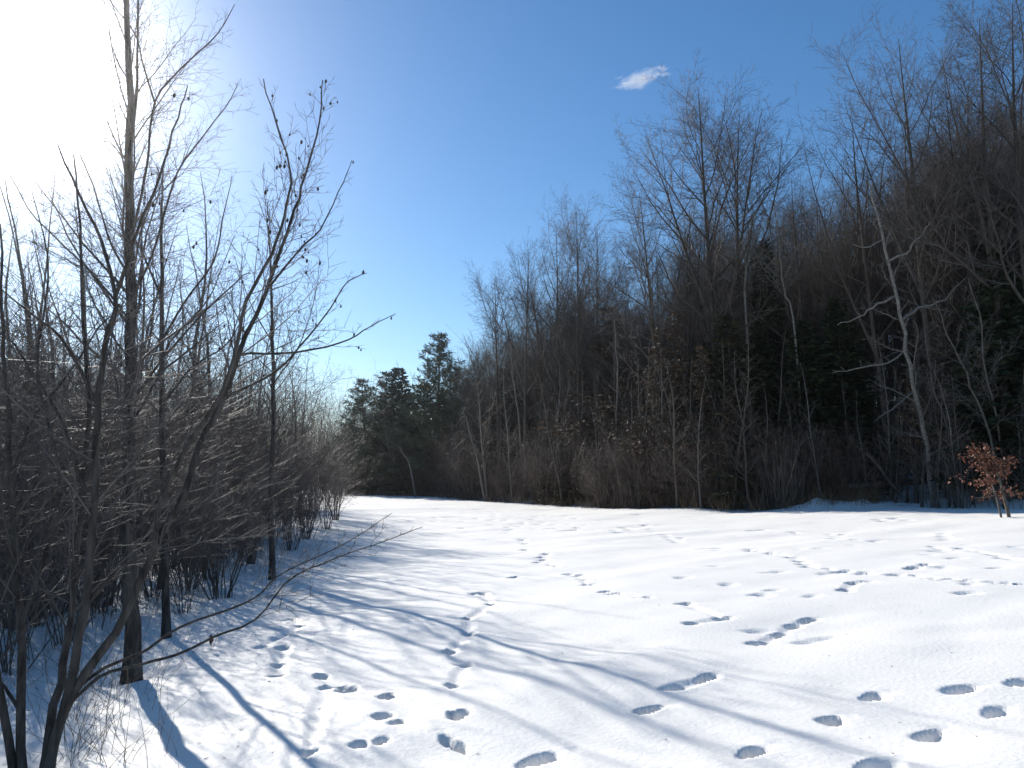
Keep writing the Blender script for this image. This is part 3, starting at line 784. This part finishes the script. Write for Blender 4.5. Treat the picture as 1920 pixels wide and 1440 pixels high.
# pale leaning stems that catch the sun
def stem_tree(name, label, pix, depth, r0, r1, seed, k=1.0, start=.4, ratio=.2, extra=(), group=None, mat=None, mc=None):
    spec = dict(HERO, n=[16, 6, 3], cap=[9, 1.1, .5], rmin=.006, limb=.01, wob=[.12, .16, .2], ang=[55, 45, 42])
    r = np.random.default_rng(seed)
    b0 = at(*pix[0], depth); b = np.array(on_land(b0[0], b0[1]))
    root = thing(name, label, 'tree', b, group)
    Tt, Tc = Tubes(), Tubes()
    for (pp, ra, rb, s, kk, d0, d1) in [(pix, r0, r1, start, k, 0, -.6)] + list(extra):
        P = [at(x, y, depth + d0 + (d1 - d0) * i / (len(pp) - 1)) for i, (x, y) in enumerate(pp)]
        if pp is pix: P[0] = np.array((b[0], b[1], b[2] - .1))
        m = 3 * len(P); c = spline(P, m) - b
        c[1:-1] += r.normal(size=(m - 2, 3)) * .035
        L = np.linalg.norm(np.diff(c, axis=0), axis=1).sum(); cr = np.linspace(ra, rb, m)
        Tt.add(c, cr, 8)
        sp = dict(spec, n=[max(3, int(spec['n'][0] * kk * L / 8)), 6, 3], start=[s, .15, .1], ratio=[ratio, .45, .5])
        sprout(r, Tt, Tc, c, cr, L, sp, 0)
    link('trunk', Tt.mesh('trunk', mat or M_PALE), root); link('crown', Tc.mesh('crown', mc or mat or M_PALE), root)
    return root
stem_tree('birch', 'pale leaning birch with broken top and crooked limbs in front of the dark hemlocks', [(1752, 948), (1738, 860), (1722, 760), (1702, 660), (1682, 560), (1660, 460), (1640, 390), (1628, 340)], float(pick(1752, 951)[1]), .10, .03, 61, 1.1, .15, .16, extra=[
    ([(1690, 600), (1728, 575), (1770, 560), (1812, 515), (1826, 505)], .06, .015, .2, 1.0, 0, .8),
    ([(1665, 490), (1700, 470), (1725, 440), (1745, 415)], .05, .012, .2, 1.0, 0, -.8),
    ([(1680, 555), (1640, 575), (1610, 595), (1570, 610)], .05, .012, .2, 1.2, 0, .6),
    ([(1655, 450), (1620, 465), (1598, 455)], .04, .01, .2, 1.0, 0, -.6),
    ([(1700, 655), (1660, 680), (1610, 690), (1560, 700)], .04, .01, .2, 1.4, 0, -.9),
    ([(1715, 730), (1680, 760), (1640, 790)], .035, .01, .2, 1.4, 0, -.9)])
for i, (lab, pix, dep, rr) in enumerate([
    ('thin pale birch stem leaning out over the field below the tall row', [(910, 925), (895, 860), (878, 800), (868, 770)], 53, .08),
    ('short forked pale birch at the far end of the field', [(780, 922), (768, 870), (752, 845), (745, 835)], 64, .09),
    ('slender pale birch leaning left in mid wood', [(1118, 880), (1098, 780), (1075, 700), (1058, 640), (1046, 590)], 48, .08),
    ('slender pale birch stem half hidden by the bare clump of mid wood', [(985, 860), (972, 780), (962, 700), (955, 640)], 52, .08),
    ('upright pale birch stem under the gap of blue sky', [(1160, 930), (1155, 820), (1158, 700), (1152, 600)], 41, .06),
    ('sunlit pale stem winding up beside the dark pointed spruce', [(1500, 700), (1490, 620), (1470, 540), (1462, 470), (1452, 380)], 35, .06),
    ('pale crooked stem beside the twin poplars', [(1400, 640), (1398, 560), (1402, 480), (1410, 400)], 36, .07),
]):
    stem_tree('birch', lab, pix, dep, rr, .02, 70 + i, .7, .4, .16, group='pale birches in the wood')
for i, (lab, pix) in enumerate([
    ('grey-green sapling arching up to the left from above the orange sapling', [(1880, 905), (1850, 800), (1810, 700), (1775, 620), (1750, 560)]),
    ('grey sapling bent like a bow beside the edge of the photo', [(1890, 880), (1865, 760), (1845, 690), (1838, 600), (1815, 520)]),
    ('slim grey sapling just behind the leaning birch', [(1800, 900), (1775, 800), (1745, 710), (1735, 620)]),
]):
    stem_tree('sapling', lab, pix, 27 + i * .9, .045, .015, 90 + i, 1.6, .2, .22, group='arching saplings at the edge of the photo', mat=M_BARK, mc=M_TWIG)

# the young beech that keeps its orange leaves
b = pick(1886, 970); root = thing('beech_sapling', 'young beech with withered orange leaves out in front of the wood', 'tree', b)
r = np.random.default_rng(77); Tt, Tc, B = Tubes(), Tubes(), Blades()
for pp, ra in (([(1893, 972), (1882, 930), (1868, 880), (1850, 830)], .05), ([(1878, 968), (1866, 925), (1846, 875), (1828, 850)], .03)):
    P = [at(x, y, b[1] + .1 * i) for i, (x, y) in enumerate(pp)]; P[0][2] = float(land(P[0][0], P[0][1])) - .06
    c = spline(P, 12) - b; cr = np.linspace(ra, .008, 12); Tt.add(c, cr, 6)
    for q in range(27):
        t = r.uniform(.28, 1) * 11; i = min(int(t), 10); p = c[i] + (c[i + 1] - c[i]) * (t - i)
        a = r.random() * 6.28; L = r.uniform(.3, 1.25) * (1.1 - t / 18)
        tw = path(r, p, (math.cos(a), math.sin(a), .12), L, 4, .12, .0); Tc.add(tw, np.linspace(.008, .003, 5), 3)
        for w in range(int(r.integers(2, 26))):
            e = tw[r.integers(1, 5)] + r.normal(size=3) * .05
            B.add(e, r.normal(size=3) - Z * .5, r.uniform(.09, .15), .034)
link('trunk', Tt.mesh('trunk', M_BARK), root); link('twigs', Tc.mesh('twigs', M_TWIG), root); tag(link('leaves', B.mesh('leaves', M_LEAF, 4, .4), root), kind='stuff')

# fallen trunks in the shade behind the birch
for lab, p0, p1, dep, ra in [
    ('long dark fallen trunk lying level behind the birch foot', (1590, 912), (1745, 905), 31.5, .13),
    ('fallen trunk propped at a slant against the brush near the birch foot', (1625, 850), (1690, 925), 31, .09),
    ('thin fallen trunk lying across the hillside snow above the orange sapling', (1770, 885), (1915, 860), 30.5, .08),
]:
    a, c = at(*p0, dep), at(*p1, dep - .6)
    for e in (a, c): e[2] = max(e[2], float(land(e[0], e[1])) + ra * .6)
    root = thing('fallen_log', lab, 'log', (a + c) / 2, 'fallen trunks in the wood')
    r = np.random.default_rng(int(p0[0])); mid = (a + c) / 2
    pts = spline([a - mid, (a - mid) * .4 + r.normal(size=3) * .05, (c - mid) * .4 + r.normal(size=3) * .05, c - mid], 12)
    T = Tubes(); T.add(pts, np.linspace(ra, ra * .6, 12), 9); link('trunk', T.mesh('trunk', M_DARK), root)
    T = Tubes()
    for q in range(9):
        i = r.integers(2, 11); T.add(path(r, pts[i], (r.normal() * .5, r.normal() * .5, r.uniform(.2, 1)), r.uniform(.4, 1.3), 4, .15, 0), np.linspace(ra * .25, .008, 5), 4)
    link('branch_stubs', T.mesh('branch_stubs', M_DARK), root)

# ------------------------------------------------------------------ masses nobody could count
def brush(name, n, place, hlo, hhi, mat, seed, rad=.011, twigs=4):
    r = np.random.default_rng(seed); T = Tubes()
    for k in range(n):
        x, y = place(r); z = float(land(x, y))
        h = r.uniform(hlo, hhi); d = np.array((r.normal() * .22, r.normal() * .22, 1))
        c = path(r, (x, y, z - .05), d, h, 4, .09, .0); T.add(c, np.linspace(rad, rad * .35, 5), 3)
        for q in range(twigs):
            i = r.integers(1, 4); p = c[i] + (c[i + 1] - c[i]) * r.random()
            T.add(path(r, p, (r.normal() * .8, r.normal() * .8, .7), h * r.uniform(.12, .32), 1, .2, .02), (rad * .5, rad * .25), 3)
    o = link(name, T.mesh(name, mat)); tag(o, kind='stuff'); return o
def front(r):
    px = r.uniform(610, 1960); back = -.5 + 1.6 * math.sin(px * .031) * math.sin(px * .0117) + 9 * r.random() ** 1.15; u = (px - CX) / F; y = edge_y(u, back)
    return u * y, y
def front_mid(r):
    while True:
        x, y = front(r)
        if vnoise(x * .55 + 4, y * .4) + .28 < r.random() * .7: continue
        if x / y < .40 or r.random() < .16: return x, y
def deep(r):
    while True:
        px = r.uniform(560, 2100); back = 6 + 40 * r.random()
        if px < 1580 or back > 20 or r.random() < .12: break
    u = (px - CX) / F; y = edge_y(u, back)
    return u * y, y
def leftside(r):
    y = 5.2 + 45 * r.random() ** 1.7; return float(thicket_edge(y)) - .35 - 16 * r.random() ** 1.2, y
def farleft(r):
    y = 30 + 50 * r.random(); return float(thicket_edge(y)) - 4 - 45 * r.random(), y
tag(brush('undergrowth', 4600, front_mid, .8, 3.6, M_BRUSH, 501), 'tangled brown undergrowth along the foot of the wood', 'undergrowth')
tag(brush('woods', 6500, deep, 4.5, 12.0, M_BRUSH, 502, .022, 5), 'dense bare woods covering the hillside behind the first trees', 'woods')
tag(brush('undergrowth', 5000, leftside, 1.0, 3.6, M_RED, 503, .006, 6), 'tangled reddish undergrowth filling the thicket', 'undergrowth')
tag(brush('woods', 4200, farleft, 3.5, 9.5, M_BRUSH, 504, .018, 5), 'dense bare woods behind the thicket', 'woods')

def weeds(name, n, place, hlo, hhi, mat, seed, rad, lean=.35, seg=3):
    r = np.random.default_rng(seed); T = Tubes()
    for k in range(n):
        x, y = place(r); z = float(land(x, y)); h = r.uniform(hlo, hhi)
        c = path(r, (x, y, z - .02), (r.normal() * lean, r.normal() * lean, 1), h, seg, .12, -.06); T.add(c, np.linspace(rad, rad * .4, seg + 1), 3)
        if r.random() < .5: T.add(path(r, c[1], (r.normal(), r.normal(), .8), h * .35, 2, .15, 0), (rad * .6, rad * .5, rad * .3), 3)
    o = link(name, T.mesh(name, mat)); tag(o, kind='stuff'); return o
def edge_strip(r):
    px = r.uniform(660, 1640); u = (px - CX) / F; back = .6 - abs(r.normal()) * 1.3 * (.4 + .6 * math.sin(px * .05) ** 2)
    y = edge_y(u, back)
    return u * y, y
def mound(r): return 12.6 + r.normal() * 1.2, 31.2 + r.normal() * .4
def nearcorner(r):
    p = pick(r.uniform(120, 330) * r.uniform(.6, 1), r.uniform(1250, 1440)); return p[0], p[1]
def nearstrip(r):
    y = 5 + 14 * r.random() ** 1.5; return float(thicket_edge(y)) + r.normal() * .7 - .3, y
tag(weeds('dry_weeds', 3000, edge_strip, .3, 1.0, M_STRAW, 511, .007), 'rusty dry weeds where the wood meets the snow', 'weeds')
tag(weeds('dry_grass', 420, mound, .15, .55, M_STRAW, 512, .005), 'dry grass poking through the snow mound', 'grass')
tag(weeds('dry_grass', 110, nearcorner, .2, .75, M_STRAW, 513, .0022, .4, 5), 'thin dry grass stalks around the feet of the alders', 'grass')
tag(weeds('dry_grass', 750, nearstrip, .12, .5, M_STRAW, 514, .002, .4, 4), 'sparse dry stalks poking through the snow along the thicket', 'grass')

r = np.random.default_rng(520); B = Blades()
for k in range(1500):
    y = 3.5 + 22 * r.random() ** 1.6; x = float(thicket_edge(y)) - .6 + abs(r.normal()) * 1.6
    B.add(np.array((x, y, float(land(x, y)) + .004)), np.array((r.normal(), r.normal(), .08)), r.uniform(.01, .05), r.uniform(.001, .004))
for k in range(420):
    y = 3.2 + 24 * r.random() ** 1.4; x = r.uniform(-3, 9) * (.3 + y / 14)
    B.add(np.array((x, y, float(land(x, y)) + .004)), np.array((r.normal(), r.normal(), .08)), r.uniform(.01, .035), r.uniform(.001, .003))
tag(link('litter', B.mesh('litter', M_DARK, 5, .2)), 'bits of bark and twig littering the snow beside the thicket', 'litter', kind='stuff')
# the withered leaf caught on a stalk
p = pick(395, 1222); root = thing('weed_stalk', 'short weed stalk holding one withered brown leaf above the snow', 'weed', p)
T = Tubes(); T.add([(0, 0, -.03), (.004, 0, .06), (.0, .003, .12), (-.008, .0, .17)], (.002, .002, .0015, .001), 5); link('stem', T.mesh('stem', M_STRAW), root)
lv, lf = [], []
for i in range(6):
    t = i / 5; w = .022 * math.sin(math.pi * (t * .92 + .04)) ** .8
    for s in (-1, 0, 1): lv.append((-.008 + s * w, .012 * math.sin(t * 3) + abs(s) * w * .6, .165 - t * .10))
for i in range(5):
    for s in (0, 1): lf += [i * 3 + s, i * 3 + s + 1, i * 3 + s + 4, i * 3 + s + 3]
link('leaf', new_mesh('leaf', lv, 4, lf, M_LEAF), root)

# ------------------------------------------------------------------ the one small cloud
cm = bpy.data.materials.new('cloud'); cm.use_nodes = True
n, l = cm.node_tree.nodes, cm.node_tree.links; n.clear()
o = n.new('ShaderNodeOutputMaterial'); pv = n.new('ShaderNodeVolumePrincipled')
pv.inputs['Color'].default_value = (1, 1, 1, 1); pv.inputs['Anisotropy'].default_value = 0.3
tc = n.new('ShaderNodeTexCoord'); nz = n.new('ShaderNodeTexNoise')
mp = n.new('ShaderNodeMapping'); mp.inputs['Scale'].default_value = (.8, 1, 2.4); mp.inputs['Rotation'].default_value = (0, R(20), 0)
l.new(tc.outputs['Object'], mp.inputs['Vector']); l.new(mp.outputs['Vector'], nz.inputs['Vector'])
nz.inputs['Scale'].default_value = .028; nz.inputs['Detail'].default_value = 6; nz.inputs['Roughness'].default_value = .6; nz.inputs['Distortion'].default_value = .8
ln = n.new('ShaderNodeVectorMath'); ln.operation = 'LENGTH'
mp2 = n.new('ShaderNodeMapping'); mp2.inputs['Scale'].default_value = (1 / 135, 1 / 45, 1 / 40)
l.new(tc.outputs['Object'], mp2.inputs['Vector']); l.new(mp2.outputs['Vector'], ln.inputs[0])
fall = n.new('ShaderNodeMapRange'); fall.inputs['From Min'].default_value = .15; fall.inputs['From Max'].default_value = 1.0; fall.inputs['To Min'].default_value = .16; fall.inputs['To Max'].default_value = -.42
l.new(ln.outputs['Value'], fall.inputs['Value'])
ad = n.new('ShaderNodeMath'); ad.operation = 'ADD'; l.new(nz.outputs['Fac'], ad.inputs[0]); l.new(fall.outputs['Result'], ad.inputs[1])
rm = n.new('ShaderNodeMapRange'); rm.inputs['From Min'].default_value = .44; rm.inputs['From Max'].default_value = .80; rm.inputs['To Max'].default_value = .04
l.new(ad.outputs[0], rm.inputs['Value']); l.new(rm.outputs['Result'], pv.inputs['Density']); l.new(pv.outputs['Volume'], o.inputs['Volume'])
import bmesh
bm = bmesh.new(); bmesh.ops.create_icosphere(bm, subdivisions=4, radius=1.0)
for v in bm.verts:
    w = 1 + .25 * float(vnoise(v.co.x * 3 + 5, v.co.z * 3 + v.co.y * 2))
    v.co = (v.co.x * 130 * w, v.co.y * 46 * w, v.co.z * 40 * w)
me = bpy.data.meshes.new('cloud'); bm.to_mesh(me); bm.free(); me.materials.append(cm)
cl = link('cloud', me); cl.location = at(1200, 147, 1900); cl.rotation_euler = (0, R(-14), 0)
tag(cl, 'small white wisp of cloud alone in the blue sky', 'cloud')

# ------------------------------------------------------------------ thin scattering volume added to imitate the lens's veiling glare near the sun
hz = bpy.data.materials.new('haze'); hz.use_nodes = True
n, l = hz.node_tree.nodes, hz.node_tree.links; n.clear()
o = n.new('ShaderNodeOutputMaterial'); pv = n.new('ShaderNodeVolumePrincipled')
pv.inputs['Color'].default_value = (.95, .97, 1, 1); pv.inputs['Density'].default_value = .00042; pv.inputs['Anisotropy'].default_value = .92
l.new(pv.outputs['Volume'], o.inputs['Volume'])
zlo, zhi, hw = float(V[:, 2].min()) - 1.0, 0.0, 335.0
bpy.context.view_layer.update()
for ob in sc.objects:
    if ob.type == 'MESH' and ob.name != 'cloud': zhi = max(zhi, max((ob.matrix_world @ Vector(c)).z for c in ob.bound_box) + 1.0)
hv = [(x, y, z) for z in (zlo, zhi) for (x, y) in ((-hw, -hw), (hw, -hw), (hw, hw), (-hw, hw))]
hf = [3, 2, 1, 0, 4, 5, 6, 7, 0, 1, 5, 4, 1, 2, 6, 5, 2, 3, 7, 6, 3, 0, 4, 7]
tag(link('haze', new_mesh('haze', hv, 4, hf, hz, False)), kind='stuff')
